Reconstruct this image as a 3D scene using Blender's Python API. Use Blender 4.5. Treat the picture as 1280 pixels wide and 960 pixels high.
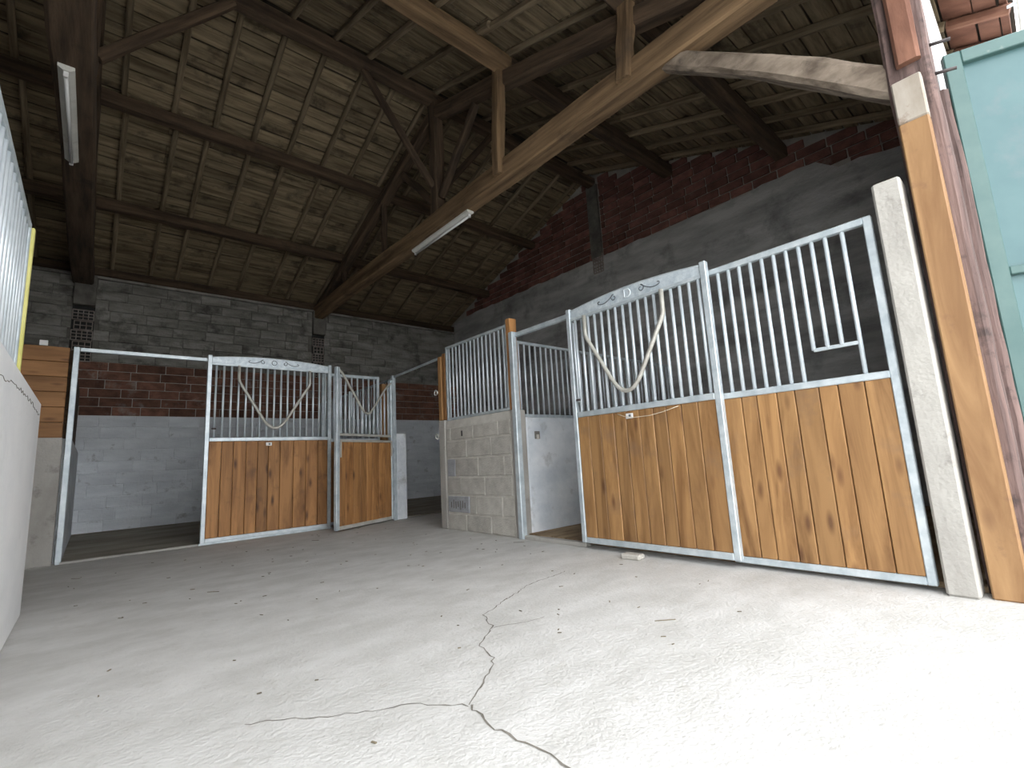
import bpy, bmesh, math, random
from mathutils import Vector, Matrix
for o in list(bpy.data.objects): bpy.data.objects.remove(o)
SC = bpy.context.scene
COL = SC.collection
rnd = random.Random(7)

# ------------------------------------------------------------------ camera, sky, exposure
CAM_H = 0.85
F_PX = 597.1
ROWS = ((0.75537, -0.65308, -0.05394), (0.06206, 0.15323, -0.98624), (0.65235, 0.74163, 0.15628))
cd = bpy.data.cameras.new('camera'); cam = bpy.data.objects.new('camera', cd); COL.objects.link(cam)
cd.sensor_fit = 'HORIZONTAL'; cd.sensor_width = 36.0; cd.lens = F_PX / 1280 * 36; cd.clip_start = 0.05; cd.clip_end = 300
r, d, fw = [Vector(v).normalized() for v in ROWS]
cam.matrix_world = Matrix(((r.x, -d.x, -fw.x, 0), (r.y, -d.y, -fw.y, 0), (r.z, -d.z, -fw.z, CAM_H), (0, 0, 0, 1)))
SC.camera = cam
W = bpy.data.worlds.new('overcast_sky'); SC.world = W; W.use_nodes = True
bg = W.node_tree.nodes['Background']; bg.inputs[0].default_value = (0.965, 0.98, 1.0, 1); bg.inputs[1].default_value = 1.0
vs = SC.view_settings; vs.view_transform = 'Standard'; vs.look = 'None'; vs.gamma = 1; vs.use_curve_mapping = False
vs.exposure = 2.5

def proj(p):
    v = Vector(p) - Vector((0, 0, CAM_H))
    z = fw.dot(v)
    if z < 0.1: return None
    return 640 + F_PX * r.dot(v) / z, 480 + F_PX * d.dot(v) / z, z
def px_size(p, size):
    q = proj(p)
    if q is None or not (-60 < q[0] < 1340 and -60 < q[1] < 1020): return 0.0
    return size / (q[2] ** 2)

# ------------------------------------------------------------------ materials
def mat(name, c1, c2, scale=(3, 3, 3), rough=0.85, metal=0.0, bump=0.15, detail=6, obj_var=0.0, spots=None, fine=None, knots=None, coord='Object', contrast=(0.35, 0.65), distort=0.0):
    m = bpy.data.materials.new(name); m.use_nodes = True
    N = m.node_tree.nodes; L = m.node_tree.links
    b = N['Principled BSDF']; b.inputs['Roughness'].default_value = rough; b.inputs['Metallic'].default_value = metal
    tc = N.new('ShaderNodeTexCoord'); oi = N.new('ShaderNodeObjectInfo')
    mp = N.new('ShaderNodeMapping'); mp.inputs['Scale'].default_value = scale
    off = N.new('ShaderNodeVectorMath'); off.operation = 'SCALE'; off.inputs[0].default_value = (37, 53, 71)
    L.new(oi.outputs['Random'], off.inputs['Scale'])
    add = N.new('ShaderNodeVectorMath'); add.operation = 'ADD'
    L.new(tc.outputs[coord], mp.inputs['Vector']); L.new(mp.outputs[0], add.inputs[0]); L.new(off.outputs[0], add.inputs[1])
    nz = N.new('ShaderNodeTexNoise'); nz.inputs['Scale'].default_value = 1.0; nz.inputs['Detail'].default_value = detail; nz.inputs['Roughness'].default_value = 0.62; nz.inputs['Distortion'].default_value = distort
    L.new(add.outputs[0], nz.inputs['Vector'])
    rp = N.new('ShaderNodeValToRGB'); rp.color_ramp.elements[0].position = contrast[0]; rp.color_ramp.elements[1].position = contrast[1]
    rp.color_ramp.elements[0].color = (*c1, 1); rp.color_ramp.elements[1].color = (*c2, 1)
    L.new(nz.outputs['Fac'], rp.inputs['Fac'])
    col = rp.outputs['Color']
    def over(fac, colour, base):
        mx = N.new('ShaderNodeMix'); mx.data_type = 'RGBA'
        L.new(fac, mx.inputs['Factor']); L.new(base, mx.inputs['A']); mx.inputs['B'].default_value = (*colour, 1)
        return mx.outputs['Result']
    if spots:      # (colour, scale, lo, hi, strength): blotches of dirt or bare material
        scol, ssc, lo, hi, st = spots
        n2 = N.new('ShaderNodeTexNoise'); n2.inputs['Scale'].default_value = ssc; n2.inputs['Detail'].default_value = 8; n2.inputs['Roughness'].default_value = 0.65
        a2 = N.new('ShaderNodeVectorMath'); a2.operation = 'ADD'
        L.new(tc.outputs[coord], a2.inputs[0]); L.new(off.outputs[0], a2.inputs[1]); L.new(a2.outputs[0], n2.inputs['Vector'])
        mr = N.new('ShaderNodeMapRange'); mr.inputs['From Min'].default_value = lo; mr.inputs['From Max'].default_value = hi; mr.inputs['To Max'].default_value = st
        L.new(n2.outputs['Fac'], mr.inputs['Value']); col = over(mr.outputs[0], scol, col)
    if knots:      # (colour, scale vector)
        kc, ks = knots
        m2 = N.new('ShaderNodeMapping'); m2.inputs['Scale'].default_value = ks
        a3 = N.new('ShaderNodeVectorMath'); a3.operation = 'ADD'
        L.new(tc.outputs[coord], m2.inputs['Vector']); L.new(m2.outputs[0], a3.inputs[0]); L.new(off.outputs[0], a3.inputs[1])
        v = N.new('ShaderNodeTexVoronoi'); v.inputs['Scale'].default_value = 1.0; L.new(a3.outputs[0], v.inputs['Vector'])
        mr = N.new('ShaderNodeMapRange'); mr.inputs['From Min'].default_value = 0.06; mr.inputs['From Max'].default_value = 0.22
        mr.inputs['To Min'].default_value = 0.8; mr.inputs['To Max'].default_value = 0.0
        L.new(v.outputs['Distance'], mr.inputs['Value']); col = over(mr.outputs[0], kc, col)
    if obj_var:
        hs = N.new('ShaderNodeHueSaturation'); mr = N.new('ShaderNodeMapRange')
        mr.inputs['To Min'].default_value = 1 - obj_var; mr.inputs['To Max'].default_value = 1 + obj_var
        L.new(oi.outputs['Random'], mr.inputs['Value']); L.new(mr.outputs[0], hs.inputs['Value']); L.new(col, hs.inputs['Color']); col = hs.outputs['Color']
    L.new(col, b.inputs['Base Color'])
    if bump:
        bp = N.new('ShaderNodeBump'); bp.inputs['Strength'].default_value = bump; bp.inputs['Distance'].default_value = 0.02
        h = nz.outputs['Fac']
        if fine:
            n3 = N.new('ShaderNodeTexNoise'); n3.inputs['Scale'].default_value = fine; n3.inputs['Detail'].default_value = 5
            L.new(tc.outputs[coord], n3.inputs['Vector'])
            ad = N.new('ShaderNodeMath'); L.new(h, ad.inputs[0]); L.new(n3.outputs['Fac'], ad.inputs[1]); h = ad.outputs[0]
        L.new(h, bp.inputs['Height']); L.new(bp.outputs[0], b.inputs['Normal'])
    return m

M = {}
M['concrete'] = mat('floor_concrete', (0.51, 0.502, 0.477), (0.625, 0.617, 0.597), (3.0, 5.0, 1), 0.8, bump=0.3, spots=((0.44, 0.425, 0.385), 9.0, 0.56, 0.74, 0.5), fine=60, detail=14)
M['soil'] = mat('stall_floor', (0.20, 0.18, 0.14), (0.38, 0.35, 0.29), (1.2, 3, 2), 0.95, bump=0.5, fine=30)
M['bedding'] = mat('straw_bedding', (0.20, 0.13, 0.07), (0.42, 0.31, 0.19), (2, 9, 4), 0.95, bump=0.6, fine=40)
M['gravel'] = mat('yard_gravel', (0.42, 0.41, 0.38), (0.62, 0.60, 0.56), (4, 4, 4), 0.95)
M['whitewash'] = mat('whitewashed_render', (0.58, 0.63, 0.68), (0.80, 0.83, 0.86), (2.2, 2.2, 3.2), 0.9, bump=0.4, spots=((0.30, 0.30, 0.29), 3.2, 0.56, 0.72, 0.75), fine=25, detail=9)
M['white_wall'] = mat('white_painted_wall', (0.72, 0.73, 0.74), (0.84, 0.84, 0.84), (1, 1, 1.5), 0.85, bump=0.2, spots=((0.50, 0.48, 0.45), 1.8, 0.6, 0.8, 0.5), fine=35)
M['old_block'] = mat('grey_limed_block', (0.15, 0.146, 0.13), (0.32, 0.315, 0.29), (1.6, 1.6, 7), 0.95, bump=0.7, obj_var=0.09, spots=((0.055, 0.052, 0.046), 3.0, 0.52, 0.68, 0.85), fine=22)
M['old_render'] = mat('grey_stained_render', (0.30, 0.30, 0.295), (0.56, 0.56, 0.55), (1.6, 0.8, 4.0), 0.95, bump=0.6, spots=((0.12, 0.12, 0.115), 1.6, 0.52, 0.70, 0.7), fine=18, detail=9)
M['white_block'] = mat('white_limed_block', (0.66, 0.70, 0.745), (0.82, 0.86, 0.90), (1.6, 1.6, 6), 0.95, bump=0.6, obj_var=0.05, spots=((0.22, 0.22, 0.22), 4.0, 0.60, 0.72, 0.75), fine=22)
M['red_brick'] = mat('dark_red_brick', (0.13, 0.062, 0.052), (0.25, 0.115, 0.092), (5, 5, 8), 0.95, bump=0.4, obj_var=0.35, spots=((0.33, 0.29, 0.25), 2.4, 0.64, 0.74, 0.7), fine=40)
M['brown_brick'] = mat('brown_brick', (0.105, 0.052, 0.037), (0.225, 0.11, 0.075), (5, 5, 8), 0.95, bump=0.5, obj_var=0.35, spots=((0.26, 0.24, 0.22), 3.2, 0.57, 0.68, 0.75), fine=40)
M['mortar'] = mat('mortar', (0.34, 0.32, 0.29), (0.46, 0.43, 0.39), (6, 6, 6), 0.95, bump=0.4)
M['dark_mortar'] = mat('sooty_mortar', (0.10, 0.095, 0.085), (0.20, 0.19, 0.17), (5, 5, 5), 0.95, bump=0.4)
M['cement_block'] = mat('cement_block', (0.42, 0.40, 0.36), (0.56, 0.54, 0.49), (7, 7, 7), 0.95, bump=0.5, obj_var=0.08, fine=60)
M['cement_joint'] = mat('cement_joint', (0.50, 0.48, 0.43), (0.64, 0.62, 0.57), (8, 8, 8), 0.95, bump=0.4)
M['cast'] = mat('cast_concrete', (0.32, 0.305, 0.28), (0.47, 0.455, 0.42), (2, 2, 1.2), 0.9, bump=0.3, spots=((0.16, 0.145, 0.13), 5.0, 0.58, 0.72, 0.7), fine=45)
M['vent'] = mat('blue_grey_block', (0.30, 0.31, 0.33), (0.42, 0.43, 0.45), (7, 7, 7), 0.95, bump=0.5, fine=60)
M['clay'] = mat('hollow_clay', (0.24, 0.20, 0.18), (0.40, 0.36, 0.33), (8, 8, 8), 0.95)
M['dark_hole'] = mat('painted_hole_shade', (0.02, 0.02, 0.02), (0.04, 0.04, 0.04), (4, 4, 4), 1.0, bump=0)  # near-black colour that paints the shade inside holes
GX = (1.2, 14, 14)
M['roof_board'] = mat('grey_brown_roof_board', (0.115, 0.085, 0.05), (0.31, 0.245, 0.155), (1.3, 12, 12), 0.95, bump=0.5, obj_var=0.22, spots=((0.05, 0.04, 0.028), 2.6, 0.54, 0.68, 0.85))
M['rafter'] = mat('rafter_wood', (0.11, 0.082, 0.05), (0.28, 0.22, 0.145), GX, 0.95, bump=0.5, obj_var=0.2)
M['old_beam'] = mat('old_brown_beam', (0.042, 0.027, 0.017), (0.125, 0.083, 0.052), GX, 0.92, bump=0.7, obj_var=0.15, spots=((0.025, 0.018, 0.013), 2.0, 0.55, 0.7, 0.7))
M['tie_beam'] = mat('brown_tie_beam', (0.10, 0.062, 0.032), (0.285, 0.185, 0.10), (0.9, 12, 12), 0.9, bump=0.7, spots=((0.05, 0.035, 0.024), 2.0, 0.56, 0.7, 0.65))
M['pale_wood'] = mat('pale_weathered_wood', (0.24, 0.19, 0.14), (0.52, 0.45, 0.37), (1.5, 16, 16), 0.9, bump=0.7, spots=((0.10, 0.07, 0.05), 2.5, 0.58, 0.7, 0.7))
M['brace_wood'] = mat('pale_bent_timber', (0.13, 0.10, 0.075), (0.34, 0.28, 0.22), (20, 3, 6), 0.9, bump=0.8, spots=((0.05, 0.038, 0.03), 3, 0.54, 0.66, 0.8))
M['post_wood'] = mat('weathered_purple_brown_post', (0.075, 0.05, 0.046), (0.215, 0.145, 0.13), (1.0, 16, 16), 0.95, bump=0.9, spots=((0.04, 0.03, 0.03), 6.0, 0.54, 0.66, 0.75))
M['red_wood'] = mat('red_brown_wood', (0.12, 0.052, 0.033), (0.225, 0.108, 0.07), (2, 10, 10), 0.9, bump=0.4, obj_var=0.15)
M['pine'] = mat('stained_pine', (0.175, 0.082, 0.027), (0.375, 0.205, 0.08), (7, 7, 0.75), 0.6, bump=0.12, obj_var=0.15, spots=((0.21, 0.125, 0.07), 3.0, 0.55, 0.70, 0.6), knots=((0.10, 0.038, 0.014), (8, 8, 2.4)), detail=9, distort=1.1, contrast=(0.33, 0.6))
M['pine_dark'] = mat('dark_stained_pine', (0.19, 0.082, 0.026), (0.45, 0.22, 0.078), (7, 7, 0.75), 0.65, bump=0.12, obj_var=0.18, spots=((0.10, 0.05, 0.025), 3.0, 0.56, 0.70, 0.6), knots=((0.045, 0.016, 0.008), (8, 8, 2.4)), detail=9, distort=1.1, contrast=(0.33, 0.6))
M['pine_x'] = mat('stained_pine_boards', (0.20, 0.095, 0.035), (0.38, 0.19, 0.075), (0.9, 9, 9), 0.7, bump=0.12, obj_var=0.15, knots=((0.10, 0.04, 0.018), (2.6, 9, 9)), detail=8)
M['planed'] = mat('planed_orange_timber', (0.225, 0.115, 0.045), (0.385, 0.225, 0.10), (6, 6, 0.6), 0.6, bump=0.12, spots=((0.17, 0.085, 0.045), 5.0, 0.58, 0.70, 0.7), knots=((0.11, 0.045, 0.02), (5, 5, 2.2)), detail=9, distort=1.0)
M['limed_wood'] = mat('limed_timber_end', (0.30, 0.26, 0.21), (0.42, 0.38, 0.33), (6, 6, 2), 0.8, bump=0.2, spots=((0.15, 0.09, 0.05), 7, 0.55, 0.66, 0.75))
M['zinc'] = mat('galvanised_steel', (0.46, 0.53, 0.57), (0.66, 0.72, 0.75), (9, 9, 9), 0.42, metal=0.35, bump=0.03)
M['zinc_bar'] = mat('galvanised_bar', (0.60, 0.67, 0.72), (0.74, 0.80, 0.84), (9, 9, 5), 0.36, metal=0.3, bump=0.0)
M['zinc_plate'] = mat('galvanised_plate', (0.48, 0.56, 0.62), (0.72, 0.79, 0.83), (22, 22, 22), 0.45, metal=0.25, bump=0.02)
M['yoke'] = mat('dull_galvanised_pipe', (0.44, 0.43, 0.38), (0.62, 0.61, 0.56), (8, 8, 8), 0.5, metal=0.25, bump=0.0)
M['etched'] = mat('etched_line', (0.10, 0.12, 0.14), (0.16, 0.18, 0.20), (8, 8, 8), 0.6, bump=0)
M['bright'] = mat('painted_ring_glare', (0.75, 0.80, 0.83), (0.85, 0.88, 0.90), (8, 8, 8), 0.4, bump=0)  # pale colour carrying the glare on the right door's cut ring
M['iron'] = mat('dark_iron', (0.05, 0.045, 0.045), (0.12, 0.10, 0.10), (8, 8, 8), 0.6, metal=0.5, bump=0.1)
M['green'] = mat('green_painted_sheet', (0.052, 0.122, 0.132), (0.078, 0.157, 0.163), (1.2, 1.2, 1.2), 0.45, bump=0.03, spots=((0.125, 0.145, 0.158), 1.8, 0.56, 0.70, 0.55))
M['green_frame'] = mat('green_painted_frame', (0.045, 0.107, 0.102), (0.072, 0.137, 0.128), (3, 3, 3), 0.45, bump=0.03, spots=((0.2, 0.23, 0.22), 8, 0.64, 0.70, 0.5))
M['enamel'] = mat('white_enamel', (0.62, 0.62, 0.58), (0.76, 0.76, 0.72), (4, 4, 4), 0.5, bump=0.0, spots=((0.36, 0.33, 0.27), 8, 0.58, 0.72, 0.5))
M['tube'] = mat('unlit_glass_tube', (0.80, 0.82, 0.82), (0.86, 0.87, 0.87), (3, 3, 3), 0.2, bump=0.0)
M['plastic'] = mat('white_plastic', (0.78, 0.78, 0.78), (0.86, 0.86, 0.86), (5, 5, 5), 0.5, bump=0.0)
M['dark_wood'] = mat('dark_roof_underlay', (0.04, 0.032, 0.025), (0.09, 0.07, 0.05), (2, 2, 2), 0.95)
M['tile'] = mat('clay_roof_tile', (0.24, 0.10, 0.06), (0.40, 0.19, 0.12), (3, 3, 3), 0.9, bump=0.2)
M['soffit'] = mat('red_clay_soffit', (0.095, 0.036, 0.022), (0.18, 0.08, 0.05), (7, 3, 3), 0.9, bump=0.3, obj_var=0.2)
M['yellow'] = mat('yellowed_timber', (0.50, 0.47, 0.12), (0.66, 0.62, 0.25), (8, 8, 2), 0.7, bump=0.1)
M['rope'] = mat('pale_string', (0.60, 0.52, 0.38), (0.72, 0.64, 0.50), (8, 8, 8), 0.9, bump=0)
M['straw'] = mat('straw_bits', (0.10, 0.085, 0.06), (0.26, 0.22, 0.15), (8, 8, 8), 0.95, bump=0)
M['crack'] = mat('crack_dirt', (0.13, 0.12, 0.10), (0.24, 0.22, 0.19), (12, 12, 12), 1.0, bump=0)

# ------------------------------------------------------------------ object helpers
def mesh_from(bm, name='piece'):
    me = bpy.data.meshes.new(name); bmesh.ops.recalc_face_normals(bm, faces=bm.faces[:]); bm.to_mesh(me); bm.free(); return me
def link(name, me, material=None, parent=None, loc=(0, 0, 0), rot=(0, 0, 0), smooth=False):
    o = bpy.data.objects.new(name, me); COL.objects.link(o)
    if me is not None and material is not None and not me.materials: me.materials.append(material)
    if me is not None and smooth:
        for p in me.polygons: p.use_smooth = True
    o.location = loc; o.rotation_euler = rot
    if parent is not None: o.parent = parent
    return o
def tag(o, label, cat=None, group=None, kind=None):
    o['label'] = label
    if cat: o['category'] = cat
    if group: o['group'] = group
    if kind: o['kind'] = kind
    return o
def thing(name, label, cat, loc=(0, 0, 0), rz=0.0, group=None, kind=None):
    return tag(link(name, None, None, None, loc, (0, 0, rz)), label, cat, group, kind or 'thing')
CACHE = {}
def bm_box(bm, c, s, rot=None):
    v = bmesh.ops.create_cube(bm, size=1)['verts']
    for q in v:
        q.co = Vector((q.co.x * s[0], q.co.y * s[1], q.co.z * s[2]))
        if rot is not None: q.co = rot @ q.co
        q.co += Vector(c)
    return v
def box_mesh(s, bev, material):
    key = (round(s[0], 3), round(s[1], 3), round(s[2], 3), bev, material)
    if key not in CACHE:
        bm = bmesh.new(); bm_box(bm, (0, 0, 0), s)
        if bev: bmesh.ops.bevel(bm, geom=bm.edges[:], offset=min(bev, min(s) * 0.45), segments=1, affect='EDGES')
        me = mesh_from(bm); me.materials.append(M[material]); CACHE[key] = me
    return CACHE[key]
def box(name, c, s, material, parent=None, bev=0.004, rot=(0, 0, 0)):
    return link(name, box_mesh(s, bev, material), None, parent, c, rot)
def span(name, lo, hi, material, parent=None, bev=0.004):
    c = [(a + b) / 2 for a, b in zip(lo, hi)]; s = [abs(b - a) for a, b in zip(lo, hi)]
    return box(name, c, s, material, parent, bev)
def bar_mesh(length, rad, material, n=10):
    key = ('bar', round(length, 3), rad, material)
    if key not in CACHE:
        bm = bmesh.new(); bmesh.ops.create_cone(bm, cap_ends=True, segments=n, radius1=rad, radius2=rad, depth=length)
        me = mesh_from(bm)
        for p in me.polygons: p.use_smooth = len(p.vertices) == 4
        me.materials.append(M[material]); CACHE[key] = me
    return CACHE[key]
def bar(name, c, length, rad, material, parent=None, rot=(0, 0, 0)):
    return link(name, bar_mesh(length, rad, material), None, parent, c, rot)
def tube_mesh(pts, rad, n=8, closed=False, flat=1.0):
    pts = [Vector(p) for p in pts]; bm = bmesh.new(); rings = []
    N = len(pts); rads = rad if isinstance(rad, (list, tuple)) else [rad] * N
    up = None
    for i, p in enumerate(pts):
        a = pts[(i - 1) % N] if (closed or i > 0) else p
        b = pts[(i + 1) % N] if (closed or i < N - 1) else p
        t = (b - a).normalized()
        if up is None: up = Vector((0, 0, 1)) if abs(t.z) < 0.9 else Vector((0, 1, 0))
        s = t.cross(up).normalized(); up = s.cross(t).normalized()
        rings.append([bm.verts.new(p + (s * math.cos(k * 2 * math.pi / n) + up * math.sin(k * 2 * math.pi / n) * flat) * rads[i]) for k in range(n)])
    for i in range(N if closed else N - 1):
        A, B = rings[i], rings[(i + 1) % N]
        for k in range(n): bm.faces.new((A[k], A[(k + 1) % n], B[(k + 1) % n], B[k]))
    if not closed:
        bm.faces.new(rings[0]); bm.faces.new(rings[-1][::-1])
    me = mesh_from(bm)
    for p in me.polygons: p.use_smooth = True
    return me
def tube(name, pts, rad, material, parent=None, **k):
    return link(name, tube_mesh(pts, rad, **k), M[material], parent)
def square_tube(pts, half):
    """roughly squared timber swept along a bent path in a plane of constant x"""
    rg = random.Random(9); bm = bmesh.new(); rings = []
    for i, p in enumerate(pts):
        t = (pts[min(i + 1, len(pts) - 1)] - pts[max(i - 1, 0)]).normalized(); s_ = Vector((1, 0, 0)); u = t.cross(s_)
        h = half[i]; b = h * 0.35
        prof = [(-h + b, -h), (h - b, -h), (h, -h + b), (h, h - b), (h - b, h), (-h + b, h), (-h, h - b), (-h, -h + b)]
        rings.append([bm.verts.new(p + s_ * (a * 0.8 + rg.uniform(-.006, .006)) + u * (c + rg.uniform(-.006, .006))) for a, c in prof])
    for A, B in zip(rings, rings[1:]):
        for k in range(8): bm.faces.new((A[k], A[(k + 1) % 8], B[(k + 1) % 8], B[k]))
    bm.faces.new(rings[0]); bm.faces.new(rings[-1][::-1])
    return mesh_from(bm)
def beam(name, p0, p1, w, h, material, parent=None, rough=0.0, segs=1, bev=0.008, roll=0.0, seed=0):
    """timber from p0 to p1 (world), local X along it, w across, h in the upward direction"""
    p0, p1 = Vector(p0), Vector(p1); x = (p1 - p0); ln = x.length; x.normalize()
    ref = Vector((0, 0, 1)) if abs(x.z) < 0.95 else Vector((0, 1, 0))
    y = ref.cross(x).normalized(); z = x.cross(y)
    R = Matrix((x, y, z)).transposed().to_4x4() @ Matrix.Rotation(roll, 4, 'X')
    rg = random.Random(seed + int(ln * 1000)); bm = bmesh.new()
    segs = max(1, segs); rings = []
    for i in range(segs + 1):
        t = i / segs; oy = rg.uniform(-1, 1) * rough; oz = rg.uniform(-1, 1) * rough
        ring = []
        b = min(bev * 2 + 0.004, min(w, h) * 0.3)
        for (sy, sz) in ((-1, -1), (1, -1), (1, 1), (-1, 1)):
            prof = ((sy * (w / 2), sz * (h / 2 - b)), (sy * (w / 2 - b), sz * (h / 2)))
            if sy * sz > 0: prof = prof[::-1] if False else prof
            ring.append(prof)
        order = []
        # walk the chamfered rectangle counter-clockwise
        hw, hh = w / 2, h / 2
        order = [(-hw + b, -hh), (hw - b, -hh), (hw, -hh + b), (hw, hh - b), (hw - b, hh), (-hw + b, hh), (-hw, hh - b), (-hw, -hh + b)]
        rings.append([bm.verts.new((t * ln - ln / 2, a + oy + rg.uniform(-1, 1) * rough * 0.5, c + oz + rg.uniform(-1, 1) * rough * 0.5)) for a, c in order])
    for i in range(segs):
        A, B = rings[i], rings[i + 1]
        for k in range(8): bm.faces.new((A[k], A[(k + 1) % 8], B[(k + 1) % 8], B[k]))
    bm.faces.new(rings[0][::-1]); bm.faces.new(rings[-1])
    o = link(name, mesh_from(bm), M[material], None)
    mw = Matrix.Translation((p0 + p1) / 2) @ R
    if parent is not None:
        o.parent = parent
        pm = Matrix.LocRotScale(parent.location, parent.rotation_euler, parent.scale)
        o.matrix_local = pm.inverted() @ mw
    else: o.matrix_local = mw
    return o
def joined(name, boxes, material, parent=None, loc=(0, 0, 0)):
    """many boxes (centre, size, rotation) in one stuff part"""
    bm = bmesh.new()
    for c, s, rt in boxes: bm_box(bm, c, s, rt)
    o = link(name, mesh_from(bm), M[material], parent, loc); o['kind'] = 'stuff'; return o

# ------------------------------------------------------------------ key planes of the place
XL, XT, XG, XW = -0.30, 3.75, 7.60, -4.45      # left truss, right truss, gable wall, far left wall
YB, YF, YR = 11.0, 0.30, 5.75                   # back wall, front line, ridge
X1, YA = 3.57, 7.30                             # fronts of the right-hand and of the rear stalls
SL, ZR = 0.36, 6.62
def zr(y): return ZR - SL * abs(y - YR)          # underside of the rafters
COSA = 1 / math.hypot(1, SL)

# ------------------------------------------------------------------ floor and ground
fl = tag(span('floor', (XW, -0.6, -0.15), (XG, YB + 0.2, 0), 'concrete', bev=0), 'pale grey cracked concrete floor of the barn aisle', 'floor', kind='structure')
FLO = Vector(fl.location)
gr = tag(span('ground', (-40, -60, -0.3), (45, -0.6, -0.03), 'gravel', bev=0), 'pale gravel yard outside the barn opening', 'ground', kind='structure')
tag(span('floor_rear_stall', (-0.2, YA + 0.05, 0), (XG - 0.02, YB, 0.02), 'soil', bev=0.005), 'dark damp floor of the rear stalls', 'floor', kind='structure')
tag(span('floor_right_stall', (X1 + 0.12, 0.35, 0), (XG - 0.02, 4.05, 0.035), 'bedding', bev=0.005), 'brown straw-littered floor of the stall behind the right sliding door', 'floor', kind='structure')
def crack(pts, w):
    rg = random.Random(len(pts) * 13 + int(w * 1e4)); P = []
    pts = [Vector((p[0], p[1], 0)) for p in pts]
    for a, b in zip(pts, pts[1:]):
        n = max(3, int((b - a).length / 0.03))
        for i in range(n):
            q = a.lerp(b, i / n); P.append(q + Vector((rg.uniform(-1, 1), rg.uniform(-1, 1), 0)) * 0.011)
    P.append(pts[-1]); bm = bmesh.new(); prev = None
    for i, q in enumerate(P):
        t = (P[min(i + 1, len(P) - 1)] - P[max(i - 1, 0)]).normalized(); s = Vector((-t.y, t.x, 0)) * w * rg.uniform(0.25, 1.0)
        cur = (bm.verts.new(q + s), bm.verts.new(q - s))
        if prev: bm.faces.new((prev[0], prev[1], cur[1], cur[0]))
        prev = cur
    o = link('crack', mesh_from(bm), M['crack'], fl); o.location = Vector((0, 0, 0.0015)) - FLO
crack([(2.75, 2.62), (2.31, 2.56), (1.95, 2.40), (1.70, 2.28), (1.61, 2.09), (1.42, 1.93), (1.38, 1.78), (1.27, 1.68), (1.06, 1.53)], 0.0045)
crack([(1.06, 1.53), (1.03, 1.38), (1.03, 1.25), (1.05, 1.12), (1.03, 0.95)], 0.005)
crack([(1.06, 1.53), (0.90, 1.71), (0.75, 1.78), (0.45, 2.0)], 0.0035)
crack([(1.61, 2.09), (1.75, 2.02), (1.9, 2.0)], 0.003)
bits = []
rg = random.Random(3)
for i in range(120):
    x, y = rg.uniform(-0.1, 3.4), rg.uniform(1.1, 7.0)
    l = rg.uniform(0.008, 0.03) if i > 4 else rg.uniform(0.07, 0.12)
    bits.append(((x, y, 0.003), (l, rg.uniform(0.003, 0.007), 0.003), Matrix.Rotation(rg.gauss(-0.6, 0.7), 3, 'Z')))
tag(joined('straw_litter', bits, 'straw'), 'short dark bits of straw scattered on the concrete floor', 'straw')

# ------------------------------------------------------------------ walls built of pieces
def masonry(wall, piece, cells, keep):
    """cells: (centre, size, material); the keep largest in view become pieces, the rest one stuff part per material"""
    cells = sorted(cells, key=lambda c: -px_size(c[0], max(c[1][0], c[1][1]) * c[1][2]))
    base = Vector(wall.location); rest = {}
    for i, (c, s, m, nm) in enumerate(cells):
        if i < keep and px_size(c, 1) > 0:
            box(nm, Vector(c) - base, s, m, wall, bev=0.007)
        else: rest.setdefault((m, nm), []).append((Vector(c) - base, s, None))
    for (m, nm), b in rest.items(): joined(nm + '_courses', b, m, wall)
def courses(axis, lo, hi, z0, z1, hgt, wid, face, material, skip, name, depth=0.05, rough=0.006, gap=0.012, top=None):
    out = []; n = max(1, round((z1 - z0) / hgt)); h = (z1 - z0) / n; rg = random.Random(int(z0 * 100) + axis)
    for k in range(n):
        a = lo - rg.uniform(0, wid)
        while a < hi:
            w = wid * rg.uniform(0.92, 1.08); a0, a1 = max(a, lo), min(a + w, hi); a += w
            if a1 - a0 < 0.05: continue
            zc = z0 + (k + 0.5) * h; mid = (a0 + a1) / 2
            if top and top(mid) < zc + h * 0.2: continue
            for s0, s1, t0, t1 in skip:
                if t0 < zc < t1 and s0 < a1 and s1 > a0:
                    if s0 - a0 > a1 - s1: a1 = s0
                    else: a0 = s1
            if a1 - a0 < 0.04: continue
            mid = (a0 + a1) / 2
            off = rg.uniform(-rough, rough)
            if axis == 0: out.append(((mid, face + off + depth / 2, zc), (a1 - a0 - gap, depth, h - gap), material, name))
            else: out.append(((face + off + depth / 2, mid, zc), (depth, a1 - a0 - gap, h - gap), material, name))
    return out
ZT = 4.52
wb = tag(span('wall_back', (XW, YB + 0.025, 0), (XG + 0.2, YB + 0.25, ZT), 'dark_mortar', bev=0), 'tall rear wall of limed blocks with a brown brick band', 'wall', kind='structure')
pil = [(XL - 0.14, XL + 0.16, 2.9, 4.5), (XT - 0.12, XT + 0.16, 2.9, 4.5)]
cells = courses(0, XW, XG, 0, 2.0, 0.2, 0.5, YB, 'white_block', [], 'limed_block', rough=0.002, gap=0.004)
cells += courses(0, XW, XG, 2.0, 2.96, 0.16, 0.43, YB, 'brown_brick', [], 'brick')
cells += courses(0, XW, XG, 2.96, ZT - 0.05, 0.2, 0.52, YB, 'old_block', pil, 'grey_block', gap=0.005)
masonry(wb, 'block', cells, 290)
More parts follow.
